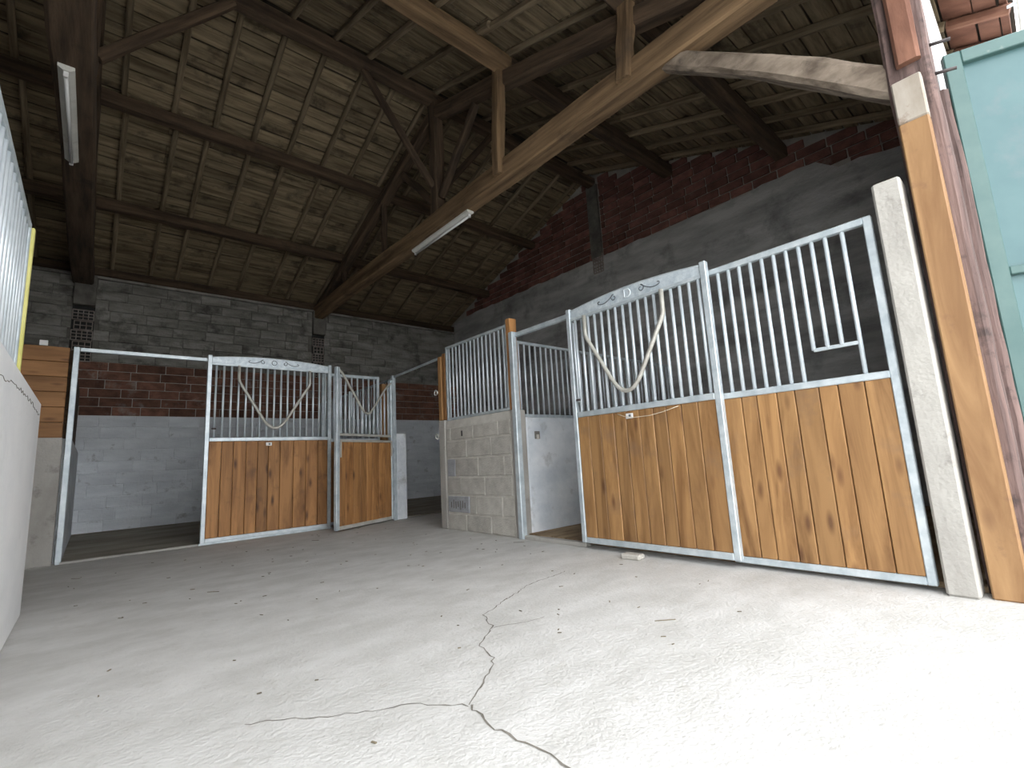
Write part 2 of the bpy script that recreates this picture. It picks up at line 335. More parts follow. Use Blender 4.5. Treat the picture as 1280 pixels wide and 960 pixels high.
# pale mortar bed behind the brick band, and white bed behind the limed courses
B0 = Vector(wb.location)
span('eave_light_stop', Vector((XW - 0.2, YB + 0.19, ZT - 0.1)) - B0, Vector((XG + 0.2, YB + 0.30, zr(YB + 0.3) + 0.16)) - B0, 'dark_mortar', wb, 0)  # box added to stop sky light leaking in above the wall plate
box('mortar_bed', Vector(((XW + XG) / 2, YB + 0.022, 2.48)) - B0, (XG - XW, 0.018, 0.96), 'mortar', wb, 0)
box('limed_bed', Vector(((XW + XG) / 2, YB + 0.019, 1.0)) - B0, (XG - XW, 0.024, 2.0), 'white_block', wb, 0)
box('coping', Vector(((XW + XG) / 2, YB + 0.06, ZT - 0.02)) - B0, (XG - XW, 0.20, 0.05), 'old_block', wb, 0.008)
def hollow_brick(parent, c, w, h, nx, nz, d=0.06, material='clay'):
    bm = bmesh.new(); t = 0.012
    for i in range(nx + 1): bm_box(bm, (-w / 2 + i * w / nx, 0, 0), (t, d, h))
    for k in range(nz + 1): bm_box(bm, (0, 0, -h / 2 + k * h / nz), (w, d * 0.98, t))
    return link('hollow_brick', mesh_from(bm), M[material], parent, c)
for x0, x1, _, _ in pil:
    xc = (x0 + x1) / 2; w = x1 - x0
    p = box('pillar', Vector((xc, YB + 0.03, 3.71)) - B0, (w, 0.02, 1.5), 'dark_hole', wb, 0)  # thin near-black backing, shade of the hollow bricks painted in
    box('pillar_head', Vector((xc, YB - 0.03, 4.22)) - B0, (w, 0.14, 0.56), 'dark_mortar', wb, 0.01)
    for k in range(5):
        if k % 2 == 0: hollow_brick(wb, Vector((xc, YB + 0.0, 3.03 + k * 0.185)) - B0, w - 0.02, 0.175, 4, 3)
        else: hollow_brick(wb, Vector((xc + 0.01, YB + 0.01, 3.03 + k * 0.185)) - B0, w - 0.06, 0.15, 3, 2)

# gable wall on the right: stained render below, dark red bricks above
bm = bmesh.new()
prof = [(-0.1, 0), (YB + 0.2, 0), (YB + 0.2, zr(YB + 0.2) + 0.165), (YR, ZR + 0.165), (-0.1, zr(-0.1) + 0.165)]
fr = [bm.verts.new((XG + 0.03, y, z)) for y, z in prof]; bk = [bm.verts.new((XG + 0.25, y, z)) for y, z in prof]
bm.faces.new(fr); bm.faces.new(bk[::-1])
for i in range(5): bm.faces.new((fr[i], fr[(i + 1) % 5], bk[(i + 1) % 5], bk[i]))
wg = tag(link('wall_right', mesh_from(bm), M['mortar']), 'gable end wall of dark red bricks above stained grey render', 'wall', kind='structure')
brk = lambda y: 4.86 if y > 1.6 else 4.45 + 0.25 * max(0, y - 0.2) / 1.4
cells = [c for c in courses(1, 0.0, YB, 4.42, 6.6, 0.15, 0.38, XG, 'red_brick', [(YR - 0.14, YR + 0.14, 4.6, 7)], 'brick', top=lambda y: zr(y) + 0.08, gap=0.02) if c[0][2] > brk(c[0][1])]
masonry(wg, 'brick', cells, 290)
bm = bmesh.new()
ed = []; y = 0.0; rg = random.Random(5)
while y <= YB: ed.append((y, brk(y) - 0.01 + rg.uniform(-0.05, 0.02))); y += 0.25
f0 = [bm.verts.new((XG - 0.012, y, z)) for y, z in ed] + [bm.verts.new((XG - 0.012, YB, 0)), bm.verts.new((XG - 0.012, 0, 0))]
f1 = [bm.verts.new((XG + 0.03, v.co.y, v.co.z)) for v in f0]
bm.faces.new(f0); n = len(f0)
for i in range(n): bm.faces.new((f0[i], f0[(i + 1) % n], f1[(i + 1) % n], f1[i]))
link('render_coat', mesh_from(bm), M['old_render'], wg)
span('chimney_pier', (XG - 0.05, YR - 0.13, 4.86), (XG + 0.02, YR + 0.13, 6.45), 'dark_mortar', wg)
for k in range(2): hollow_brick(wg, (XG - 0.02, YR - 0.02, 4.62 + k * 0.2), 0.24, 0.18, 4, 3, 0.05).rotation_euler = (0, 0, math.pi / 2)

wl = tag(span('wall_far', (XW - 0.2, 0, 0), (XW, YB + 0.2, 6.7), 'old_render', bev=0), 'stained grey end wall beyond the left partition', 'wall', kind='structure')
tag(span('wall_front_right', (4.02, 0.19, 0), (XG + 0.2, 0.36, 4.46), 'white_wall', bev=0), 'white rendered front wall behind the open green door', 'wall', kind='structure')

tag(span('wall_front_left', (XW, 0.13, 0), (-0.5, 0.33, 4.40), 'white_wall', bev=0), 'white front wall left of the barn opening', 'wall', kind='structure')

# ------------------------------------------------------------------ roof: cover, boards, rafters
bm = bmesh.new()
def cover(bm, sgn, y_end):
    a = [(YR, ZR + 0.165), (y_end, zr(y_end) + 0.165)]
    v = []
    for x in (XW - 0.2, XG + 0.25):
        v.append([bm.verts.new((x, yy, zz + t)) for yy, zz in a for t in (0, 0.07)])
    A, B = v
    for q in ((0, 1, 3, 2),): bm.faces.new([A[i] for i in q]); bm.faces.new([B[i] for i in q][::-1])
    for i, j in ((0, 2), (2, 3), (3, 1), (1, 0)): bm.faces.new((A[i], A[j], B[j], B[i]))
cover(bm, 1, YB + 0.4); cover(bm, -1, -0.28)
ceil = tag(link('ceiling', mesh_from(bm), M['dark_wood']), 'pitched barn roof of rough grey-brown boards on rafters', 'roof', kind='structure')
RX = []
x = 0.02 - 0.525 * 8
while x < XG: RX.append(x); x += 0.525
for side in (1, -1):
    yfull = YB + 0.18 if side > 0 else -0.25
    for x in RX:
        yend = 0.16 if side < 0 and x > 4 else yfull
        xx = x + rnd.uniform(-0.03, 0.03); ym = YR + side * (1.95 + rnd.uniform(-0.1, 0.1)); jog = rnd.choice((-0.05, 0.05, 0.0))
        if side < 0 and x > 4:
            beam('rafter_tail', (xx + jog, 0.14, zr(0.14) + 0.045), (xx + jog, -0.25, zr(-0.25) + 0.045), 0.068, 0.088, 'red_wood', ceil)
        # two rafter lengths lapped over the middle purlin
        for (ya, yb, dx) in ((YR + side * 0.02, ym + side * 0.12, 0), (ym - side * 0.06, yend, jog)):
            beam('rafter', (xx + dx, ya, zr(ya) + 0.045), (xx + dx + rnd.uniform(-0.015, 0.015), yb, zr(yb) + 0.045), 0.068, 0.088, 'rafter', ceil, rough=0.003, segs=3, seed=rnd.randint(0, 999))
boards = []
for side in (1, -1):
    smax = (YB + 0.3 - YR) / COSA if side > 0 else (YR + 0.25) / COSA
    s = 0.03
    while s < smax:
        w = rnd.uniform(0.15, 0.26); s1 = min(s + w, smax); sc = (s + s1) / 2; i = 0
        xs = [XW] + RX + [XG]
        k = 0
        while k < len(xs) - 1:
            step = rnd.choice((1, 1, 2, 2, 3)); k2 = min(k + step, len(xs) - 1)
            x0, x1 = xs[k], xs[k2]; k = k2
            if x1 - x0 < 0.05: continue
            y = YR + side * sc * COSA; zc = zr(y) + 0.102 + rnd.uniform(0, 0.014)
            boards.append((side, (x0 + x1) / 2, y, zc, x1 - x0 - 0.004, s1 - s - rnd.uniform(0.008, 0.026), rnd.uniform(-0.012, 0.012), rnd.uniform(-0.03, 0.03), y < 0.2 and x0 > 3.5))
        s = s1
boards.sort(key=lambda b: -px_size((b[1], b[2], b[3]), b[4] * b[5]))
rest = []
nb = 0
for (side, xc, y, zc, ln, w, yaw, tilt, soff) in boards:
    ang = -side * math.atan(SL) + tilt
    if nb < 285 and px_size((xc, y, zc), 1) > 0 and not soff:
        box('board', (xc, y, zc), (ln, w, 0.018), 'roof_board', ceil, 0.003, (ang, 0, yaw)); nb += 1
    elif soff:
        box('soffit_board', (xc, y, zc), (ln, w, 0.018), 'soffit', ceil, 0.003, (ang, 0, yaw))
    else: rest.append(((xc, y, zc), (ln, w, 0.018), Matrix.Rotation(ang, 3, 'X')))
joined('far_boards', rest, 'roof_board', ceil)

# purlins: one timber per bay, meeting on the trusses
PUR = [(YR, ZR - 0.10, 0.17, 0.19, 'ridge beam'), (7.62, zr(7.62) - 0.09, 0.17, 0.17, 'upper rear purlin'), (9.42, zr(9.42) - 0.09, 0.17, 0.17, 'lower rear purlin'),
       (4.02, zr(4.02) - 0.11, 0.19, 0.21, 'upper front purlin'), (2.18, zr(2.18) - 0.10, 0.19, 0.19, 'lower front purlin')]
BAYS = [(XW, XL, 'over the left partition'), (XL, XT, 'over the aisle'), (XT, XG, 'running into the brick gable')]
for (y, z, w, h, nm) in PUR:
    for i, (xa, xb, where) in enumerate(BAYS):
        ov = 0.0
        o = beam('ridge_beam' if 'ridge' in nm else 'purlin', (xa + 0.001, y + rnd.uniform(-.01, .01), z), (xb - 0.001, y + rnd.uniform(-.01, .01), z + rnd.uniform(-0.015, 0.015)), w, h,
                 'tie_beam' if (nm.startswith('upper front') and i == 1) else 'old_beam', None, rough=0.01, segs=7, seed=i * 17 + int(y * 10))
        tag(o, 'old brown timber %s %s' % (nm, where), 'beam', kind='structure')
for (y, z, nm) in ((YB + 0.1, ZT + 0.105, 'rear wall plate under the rafter feet'), (YF - 0.0, 4.49, 'front wall plate over the barn opening')):
    tag(beam('wall_plate', (XW, y, z), (XG, y, z), 0.16, 0.16, 'old_beam', None, rough=0.006, segs=10), 'long dark timber ' + nm, 'beam', kind='structure')

# ------------------------------------------------------------------ trusses
def truss(x, label, near):
    t = thing('roof_truss', label, 'roof truss', (x, YR, 4.25), kind='structure')
    tb = 'tie_beam' if near else 'old_beam'
    xo = 0.0 if near else -0.035
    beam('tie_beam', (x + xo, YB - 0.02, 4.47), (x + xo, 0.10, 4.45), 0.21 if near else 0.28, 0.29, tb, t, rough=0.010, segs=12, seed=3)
    beam('king_post', (x, YR, 4.60), (x, YR, 6.50), 0.17, 0.19, 'old_beam', t, rough=0.008, segs=5)
    for sgn in (1, -1):
        ye = YR + sgn * 5.05
        beam('principal_rafter', (x, YR + sgn * 0.06, zr(YR) - 0.32), (x, ye, zr(ye) - 0.27), 0.17, 0.2, 'old_beam', t, rough=0.010, segs=8, seed=int(sgn + 3))
        beam('strut', (x, YR + sgn * 0.1, 4.85), (x, YR + sgn * 1.05, 5.80), 0.1, 0.11, 'old_beam', t, rough=0.006, segs=4)
    for y, ztop in ((7.55, 5.78), (9.40, 5.14), (4.18, 5.97), (2.26, 5.22)):
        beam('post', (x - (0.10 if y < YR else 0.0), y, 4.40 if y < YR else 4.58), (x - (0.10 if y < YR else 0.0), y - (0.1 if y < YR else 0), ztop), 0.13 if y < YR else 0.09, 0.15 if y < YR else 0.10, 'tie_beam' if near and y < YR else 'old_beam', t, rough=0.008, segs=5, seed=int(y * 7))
    return t
tr = truss(XT, 'weathered timber truss with a strip light, carried by the post beside the green door', True)
tl = truss(XL, 'dark old timber truss directly over the low white wall', False)
def brace_pts(p0, p1, n, bow): 
    p0, p1 = Vector(p0), Vector(p1)
    return [p0.lerp(p1, i / n) + Vector((0, 0, 1)) * bow * math.sin(math.pi * i / n) for i in range(n + 1)]
# curved pale brace from the post up to the tie beam
bp = brace_pts((XT, 0.30, 3.00), (XT, 1.86, 4.36), 10, 0.05)
cb = link('curved_brace', square_tube([p - Vector((XT, YR, 4.25)) for p in bp], [0.085, 0.09, 0.092, 0.09, 0.085, 0.08, 0.077, 0.078, 0.082, 0.085, 0.075]), M['brace_wood'], tr)
# longitudinal braces from king posts to ridge
beam('ridge_brace', (XT - 0.08, YR, 5.03), (2.57, YR, 6.45), 0.09, 0.10, 'old_beam', tr, rough=0.006, segs=4)
beam('ridge_brace', (XT + 0.08, YR, 5.03), (4.9, YR, 6.45), 0.09, 0.10, 'old_beam', tr, rough=0.006, segs=4)
beam('ridge_brace', (XL + 0.08, YR, 5.03), (0.92, YR, 6.45), 0.10, 0.11, 'old_beam', tl, rough=0.006, segs=4)

# ------------------------------------------------------------------ strip lights under the two tie beams
def strip_light(x, y0, y1, z, label):
    t = thing('strip_light', label, 'light fixture', (x, (y0 + y1) / 2, z), group='strip lights under the tie beams'); L_ = y1 - y0
    bm = bmesh.new()
    pr = [(-0.055, 0.0), (-0.055, -0.028), (-0.022, -0.05), (0.022, -0.05), (0.055, -0.028), (0.055, 0.0)]
    A = [bm.verts.new((a, -L_ / 2, b)) for a, b in pr]; B = [bm.verts.new((a, L_ / 2, b)) for a, b in pr]
    for i in range(6): bm.faces.new((A[i], A[(i + 1) % 6], B[(i + 1) % 6], B[i]))
    bm.faces.new(A); bm.faces.new(B[::-1])
    link('housing', mesh_from(bm), M['enamel'], t)
    bar('tube', (0, 0, -0.078), L_ - 0.09, 0.015, 'tube', t, (math.pi / 2, 0, 0))
    for s in (-1, 1): box('lamp_holder', (0, s * (L_ / 2 - 0.03), -0.068), (0.034, 0.028, 0.055), 'plastic', t, 0.004)
strip_light(XT + 0.01, 4.95, 6.50, 4.315, 'dusty white strip light under the tie beam by the king post over the sliding doors')
strip_light(XL - 0.075, 5.00, 6.55, 4.315, 'dusty white strip light under the dark tie beam above the low white wall')

# ------------------------------------------------------------------ stall furniture builders (local x = width, front = -y)
def tubes_rect(t, w, z0, z1, s, mids=(), material='zinc'):
    for x in (s / 2, w - s / 2): box('stile', (x, 0, (z0 + z1) / 2), (s, s, z1 - z0), material, t, 0.005)
    for z in (z0 + s / 2,) + tuple(mids): box('rail', (w / 2, 0, z), (w - 2 * s, s * 0.96, s), material, t, 0.005)
def planks(t, w0, w1, z0, z1, n, material, thick=0.03, y=0.0, seed=1, gap=0.005):
    rg = random.Random(seed); ws = [rg.uniform(0.85, 1.15) for _ in range(n)]; tot = sum(ws); x = w0
    for q in ws:
        ww = q / tot * (w1 - w0)
        box('plank', (x + ww / 2, y + rg.uniform(-0.002, 0.002), (z0 + z1) / 2), (ww - gap, thick, z1 - z0), material, t, 0.005); x += ww
def bars(t, xs, z0, z1, rad=0.0135, y=0.0):
    for x in xs:
        a, b = (z0, z1) if not callable(z1) else (z0, z1(x))
        bar('bar', (x, y, (a + b) / 2), b - a, rad, 'zinc_bar', t)
def yoke(t, xa, xb, ztop, zk, zb, y):
    xm = (xa + xb) / 2; pts = [(xa, y, ztop), (xa, y, zk + 0.03)]
    pts += [(xa + 0.006, y, zk), (xa + 0.02, y, zk - 0.03)]
    rr = 0.15; sl = (zk - zb) / (xm - xa) * 1.15
    for k in range(-6, 7):
        u = k / 6.0 * rr; pts.append((xm + u, y, zb + 0.5 * rr * sl * (u / rr) ** 2))
    pts += [(xb - 0.02, y, zk - 0.03), (xb - 0.006, y, zk), (xb, y, zk + 0.03), (xb, y, ztop)]
    return tube('yoke_pipe', pts, 0.019, 'yoke', t, n=8)
def arch_plate(t, w, zb, ze, rise, mark):
    n = 16; bm = bmesh.new(); d = 0.012; rows = []
    for i in range(n + 1):
        x = 0.04 + (w - 0.08) * i / n; zt = ze + rise * (1 - (2 * i / n - 1) ** 2)
        rows.append([bm.verts.new((x, yy, zz)) for yy, zz in ((-d, zb), (d, zb), (d, zt), (-d, zt))])
    for a, b in zip(rows, rows[1:]):
        for k in range(4): bm.faces.new((a[k], a[(k + 1) % 4], b[(k + 1) % 4], b[k]))
    bm.faces.new(rows[0][::-1]); bm.faces.new(rows[-1])
    p = link('arch_plate', mesh_from(bm), M['zinc_plate'], t)
    tube('plate_rim', [(0.03 + (w - 0.06) * i / n, 0, ze + rise * (1 - (2 * i / n - 1) ** 2)) for i in range(n + 1)], 0.013, 'zinc', p, n=6)
    box('plate_rail', (w / 2, 0, zb - 0.008), (w - 0.09, 0.04, 0.03), 'zinc', p, 0.004)
    zc = (zb + ze + rise) / 2 + 0.004; xm = w / 2; y = -d - 0.003; mm = 'etched'
    for s in (-1, 1):
        sp = []
        for k in range(22):                                    # a volute, then an S tail
            a = k / 21 * 2.0 * math.pi + math.pi * 0.5; rad = 0.010 + 0.024 * k / 21
            sp.append((xm + s * (0.145 + rad * math.cos(a)), y, zc + rad * math.sin(a)))
        ex, ez = sp[-1][0], sp[-1][2]
        for k in range(1, 11):
            u = k / 10; sp.append((ex + s * 0.17 * u, y, ez - 0.045 * math.sin(u * math.pi * 0.75) - 0.02 * u))
        lx, lz = sp[-1][0], sp[-1][2]
        for k in range(1, 8):
            a = k / 7 * math.pi * 1.2; sp.append((lx + s * 0.014 * math.sin(a), y, lz + 0.014 * (1 - math.cos(a)) * 0.9))
        tube('scroll', sp, 0.0045, mm, p, n=5)
    if mark == 'ring':
        tube('emblem', [(xm + 0.034 * math.cos(a), y, zc + 0.034 * math.sin(a)) for a in [k * math.pi / 4 + 0.39 for k in range(8)]], 0.0045, mm, p, n=5, closed=True)
    else:                                                       # cut ring, its glare put into a D shape and pale colour
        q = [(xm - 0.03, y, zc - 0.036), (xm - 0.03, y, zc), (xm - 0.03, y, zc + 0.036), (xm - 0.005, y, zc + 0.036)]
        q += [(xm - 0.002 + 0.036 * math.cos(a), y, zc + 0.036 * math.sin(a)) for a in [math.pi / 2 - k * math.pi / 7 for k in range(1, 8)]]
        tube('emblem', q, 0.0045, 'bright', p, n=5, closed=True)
    return p
def latch(t, x, z0, z1, y):
    l = bar('latch_rod', (x, y, (z0 + z1) / 2), z1 - z0, 0.008, 'zinc_bar', t)
    box('latch_knob', (0, -0.006, -(z1 - z0) / 2 + 0.02), (0.05, 0.02, 0.02), 'iron', l, 0.004)
def number_plate(t, x, z, y):
    p = box('number_plate', (x, y, z), (0.075, 0.008, 0.045), 'plastic', t, 0.004)
    box('mark', (0.006, -0.0045, 0), (0.022, 0.002, 0.024), 'etched', p, 0)
def sliding_door(name, label, loc, rz, w, mid, ztop, wood, nplank, mark, yoke_at, seed, track=True):
    t = thing(name, label, 'stall door', loc, rz); s = 0.05; z0 = 0.03
    tubes_rect(t, w, z0, ztop, s, (mid,))
    arch_plate(t, w, ztop - 0.105, ztop - 0.03, 0.05, mark)
    planks(t, s, w - s, z0 + s, mid - s / 2, nplank, wood, seed=seed)
    n = 17; bars(t, [s + (w - 2 * s) * (k + 0.6) / n for k in range(n)], mid + s / 2, ztop - 0.125)
    xa, xb = w * yoke_at[0], w * yoke_at[1]
    yoke(t, xa, xb, ztop - 0.12, ztop - 0.33, mid + 0.15, -0.036)
    latch(t, s + 0.045, mid + 0.12, ztop - 0.16, -0.03)
    number_plate(t, w * 0.47 if mark == 'ring' else w * 0.44, mid - 0.07, -0.021)
    if track: box('bottom_track', (w / 2, 0.01, 0.018), (w + 0.02, 0.035, 0.03), 'zinc', t, 0.004)
    return t
def fixed_panel(name, label, loc, rz, w, mid, ztop, wood, nplank, xs, seed, hatch=None):
    t = thing(name, label, 'stall panel', loc, rz); s = 0.045; z0 = 0.03
    tubes_rect(t, w, z0, ztop, s, (mid, ztop - s / 2)); planks(t, s, w - s, z0 + s, mid - s / 2, nplank, wood, seed=seed)
    for x in xs:
        zb = mid + s / 2
        if hatch and hatch[0] < x < hatch[1]: zb = hatch[2]
        bar('bar', (x, 0, (zb + ztop - s) / 2), ztop - s - zb, 0.0135, 'zinc_bar', t)
    if hatch: box('hatch_rail', ((hatch[0] + hatch[1]) / 2, 0, hatch[2]), (hatch[1] - hatch[0], 0.02, 0.024), 'zinc', t, 0.003)
    return t
def grille(name, label, loc, rz, w, z0, z1, n, group=None, s=0.035):
    t = thing(name, label, 'grille', loc, rz, group)
    tubes_rect(t, w, z0, z1, s, (z1 - s / 2,)); bars(t, [s + (w - 2 * s) * (k + 0.5) / n for k in range(n)], z0 + s, z1 - s, 0.012)
    return t

# ------------------------------------------------------------------ rear stall front (along X at YA)
sliding_door('sliding_stall_door', 'sliding stall door with dark-stained planks, set before the rear wall next to the open doorway', (1.06, YA - 0.06, 0), 0, 1.62, 1.315, 2.43, 'pine_dark', 10, 'ring', (0.225, 0.80), 4)
t = thing('stall_doorway', 'slim galvanised doorway frame of the empty rear stall opening', 'door frame', (-0.22, YA, 0))
box('post', (0.0, 0, 1.20), (0.055, 0.055, 2.40), 'zinc', t, 0.005)
box('top_rail', (1.46, 0.0, 2.375), (2.86, 0.04, 0.045), 'zinc', t, 0.004)
box('floor_rail', (0.64, -0.02, 0.012), (1.25, 0.05, 0.024), 'cast', t, 0.004)
fixed_panel('stall_front_panel', 'fixed stall panel half hidden behind the swung-out gate', (2.58, YA + 0.06, 0), 0, 0.94, 1.29, 2.33, 'pine_dark', 6, [0.095 * (k + 1) for k in range(9)], 8)
wc = tag(span('wall_low_rear', (-2.4, YA - 0.03, 0), (-0.27, YA + 0.12, 1.36), 'cast', bev=0.008), 'low beige concrete wall under the stacked orange boards', 'wall', kind='structure')
t = thing('plank_screen', 'screen of horizontal orange-brown boards on the low beige wall', 'partition', (-1.33, YA + 0.04, 1.36))
for k in range(6): box('plank', (0, rnd.uniform(-.003, .003), 0.087 + k * 0.172), (2.1, 0.045, 0.168), 'pine_x', t, 0.005)
tag(box('paper_note', (-0.5, YA + 0.02, 2.395 + 0.03), (0.07, 0.006, 0.06), 'plastic'), 'small white note standing on top of the orange board screen', 'note')
# partition between the rear stall and the left bay
tag(span('wall_low_side', (-0.33, YA + 0.13, 0), (-0.2, YB - 0.01, 1.36), 'whitewash', bev=0.006), 'whitewashed low wall along the left side of the rear stall', 'wall', kind='structure')
t = thing('side_screen', 'dark board screen on the low wall left of the rear stall', 'partition', (-0.265, YA + 0.15, 1.36))
for k in range(6): box('plank', (0, 1.7, 0.087 + k * 0.172), (0.04, 3.4, 0.168), 'old_beam', t, 0.005)
# partition between the rear stall and the corner stall
tag(span('wall_low_inner', (3.735, YA - 0.11, 0), (3.92, YB - 0.01, 1.38), 'whitewash', bev=0.012), 'white low wall whose end shows beside the swung-out gate', 'wall', kind='structure')
grille('partition_grille', 'long barred grille on the low white wall beside the swung-out gate', (3.80, YB - 0.05, 0), -math.pi / 2, 3.55, 1.38, 2.34, 36, None)
tag(span('timber_post', (3.56, YA + 0.03, 0), (3.66, YA + 0.13, 2.22), 'pine', bev=0.006), 'slim orange timber post behind the hinge side of the gate', 'post')
gp = thing('gate_post', 'square galvanised hinge post beside the white low wall end', 'post', (3.70, YA - 0.10, 0))
box('post', (0, 0, 1.17), (0.06, 0.06, 2.34), 'zinc', gp, 0.005)
tag(beam('overhead_rail', (3.70, YA - 0.135, 2.315), (X1 + 0.03, 5.645, 2.315), 0.03, 0.035, 'zinc'), 'thin galvanised rail bridging the gap from hinge post to block wall', 'rail')
# hinged gate, swung out: local x from the free edge to the hinge
hx, hy = 3.655, YA - 0.13; fx, fy = 2.53, 6.66
gw = math.hypot(hx - fx, hy - fy); ga = math.atan2(hy - fy, hx - fx)
t = thing('stall_gate', 'hinged stall gate with a low V-shaped top, swung out from its post', 'gate', (fx, fy, 0), ga)
box('stile', (0.03, 0, 1.16), (0.06, 0.055, 2.27), 'zinc', t, 0.005); box('stile', (gw - 0.03, 0, 1.14), (0.045, 0.05, 2.22), 'zinc', t, 0.005)
for z in (0.05, 1.245, 1.33): box('rail', (gw / 2, 0, z), (gw - 0.11, 0.04, 0.035 if z > 1 else 0.05), 'yoke', t, 0.004)
planks(t, 0.06, gw - 0.055, 0.075, 1.225, 8, 'pine_dark', seed=21, gap=0.012)
zvb, zvt = 1.66, 2.24
tube('yoke_pipe', [(0.05, -0.01, zvt + 0.03), (0.12, -0.01, zvt - 0.02), (gw * 0.30, -0.01, 1.92), (gw * 0.43, -0.01, zvb + 0.06), (gw * 0.48, -0.01, zvb + 0.01), (gw * 0.52, -0.01, zvb), (gw * 0.57, -0.01, zvb + 0.02), (gw * 0.63, -0.01, zvb + 0.10), (gw * 0.85, -0.01, 2.07), (gw * 0.92, -0.01, 2.16), (gw - 0.03, -0.01, 2.20)], 0.017, 'yoke', t)
def zv(x):
    u = x / gw
    if u < 0.5: return max(zvb, zvt - (zvt - zvb) * min(1, u / 0.47)) 
    return min(2.18, max(zvb, zvb + (2.18 - zvb) * (u - 0.55) / 0.38))
bars(t, [0.06 + (gw - 0.12) * (k + 0.5) / 13 for k in range(13)], 1.345, zv, 0.012)
for x in (0.075, gw - 0.06): bar('drop_bolt', (x, -0.03, 1.13), 0.24, 0.011, 'yoke', t)
for z in (0.35, 1.1, 2.0): bar('hinge', (gw + 0.004, 0, z), 0.09, 0.014, 'iron', t)

# ------------------------------------------------------------------ centre block wall with its grille
wcn = tag(span('wall_centre', (X1 + 0.012, 4.12, 0), (X1 + 0.19, 5.47, 1.41), 'cement_joint', bev=0), 'low wall of bare grey cement blocks between the two stall openings', 'wall', kind='structure')
CB = Vector(wcn.location); y = 0
ROWS_Y = [0.0, 0.21, 0.44, 0.67, 0.91, 1.14, 1.32]
offs = [0.10, 0.32, 0.0, 0.38, 0.15, 0.3]
for k in range(6):
    z0, z1 = ROWS_Y[k] + 0.008, ROWS_Y[k + 1] - 0.012; a = 4.15 - offs[k]
    while a < 5.45:
        b = a + 0.5; y0, y1 = max(a, 4.13) + 0.008, min(b, 5.46) - 0.008; a = b
        if y1 - y0 < 0.06: continue
        if k == 1 and y1 > 5.0:
            if y0 < 4.95: box('block', Vector((X1 + 0.02, (y0 + 4.97) / 2, (z0 + z1) / 2)) - CB, (0.04, 4.96 - y0, z1 - z0), 'cement_block', wcn, 0.006)
            continue
        box('block', Vector((X1 + 0.02 + rnd.uniform(-.003, .003), (y0 + y1) / 2, (z0 + z1) / 2)) - CB, (0.04, y1 - y0, z1 - z0), 'vent' if (k == 3 and y1 > 5.3) else 'cement_block', wcn, 0.006)
vb = box('vent_block', Vector((X1 + 0.018, 5.215, 0.325)) - CB, (0.05, 0.46, 0.20), 'vent', wcn, 0.006)
for k in range(7): box('slot', (-0.0255, -0.15 + k * 0.05, -0.01 + 0.012 * (k % 2)), (0.004, 0.018, 0.07 + 0.02 * (k % 3)), 'dark_mortar', vb, 0)
box('chipped_hole', Vector((X1 - 0.001, 5.09, 1.22)) - CB, (0.006, 0.03, 0.07), 'dark_hole', wcn, 0.01)  # black box painting the shade of a small hole
tag(span('concrete_post', (X1 - 0.005, 5.48, 0), (X1 + 0.17, 5.63, 1.43), 'cast', bev=0.01), 'short beige concrete post at the rear end of the block wall', 'post')
tag(span('concrete_post', (X1 - 0.01, 4.045, 0), (X1 + 0.17, 4.11, 1.41), 'cast', bev=0.008), 'narrow pale concrete post at the doorway end of the block wall', 'post')
tag(span('timber_post', (X1 + 0.005, 5.55, 1.435), (X1 + 0.12, 5.63, 2.33), 'pine', bev=0.006), 'orange timber upright at the far edge of the short beige post', 'post')
tag(span('timber_post', (X1 + 0.02, 5.475, 1.435), (X1 + 0.12, 5.535, 2.36), 'pine_dark', bev=0.006), 'orange timber upright touching the grille on the block wall', 'post')
tag(span('timber_post', (X1, 4.05, 1.415), (X1 + 0.11, 4.125, 2.49), 'pine_dark', bev=0.006), 'brown timber upright between the block wall grille and the doorway', 'post')
grille('partition_grille', 'short barred grille standing on the grey block wall', (X1 + 0.04, 5.455, 0), -math.pi / 2, 1.31, 1.415, 2.44, 15, None)
for z, lab in ((1.83, 'upper white tether ring on the orange timber upright'), (1.22, 'lower white tether ring on the short beige post')):
    t = thing('tether_ring', lab, 'ring', (X1 + 0.02, 5.635, z))
    link('ring', tube_mesh([(-0.02, 0.048 + 0.036 * math.cos(k * math.pi / 6), 0.036 * math.sin(k * math.pi / 6)) for k in range(12)], 0.008, n=6, closed=True), M['enamel'], t)
    box('staple', (-0.02, 0.008, 0), (0.02, 0.016, 0.03), 'enamel', t, 0.003)

# ------------------------------------------------------------------ right-hand stall row (along Y at X1)
wpr = tag(span('wall_low_right', (X1 + 0.19, 4.06, 0), (XG - 0.02, 4.24, 1.33), 'whitewash', bev=0.01), 'whitewashed low wall inside the doorway of the right stall', 'wall', kind='structure')
PB = Vector(wpr.location)
box('chipped_hole', Vector((3.92, 4.058, 1.12)) - PB, (0.085, 0.01, 0.09), 'dark_mortar', wpr, 0.02)
box('hole_plug', Vector((3.925, 4.056, 1.10)) - PB, (0.05, 0.012, 0.06), 'cement_block', wpr, 0.015)
grille('partition_grille', 'barred grille on the whitewashed low wall inside the right doorway', (X1 + 0.10, 4.12, 0), 0, 3.4, 1.335, 2.25, 36, None)
t = thing('stall_doorway', 'galvanised doorway post and overhead door rail beside the block wall', 'door frame', (X1 - 0.01, 4.0, 0))
box('post', (0, 0, 1.15), (0.07, 0.07, 2.30), 'zinc', t, 0.006)
box('top_rail', (0.03, -1.12, 2.265), (0.045, 2.2, 0.05), 'zinc', t, 0.005)
box('floor_rail', (0.02, -0.47, 0.02), (0.07, 0.86, 0.04), 'cast', t, 0.005)
RZ = -math.pi / 2
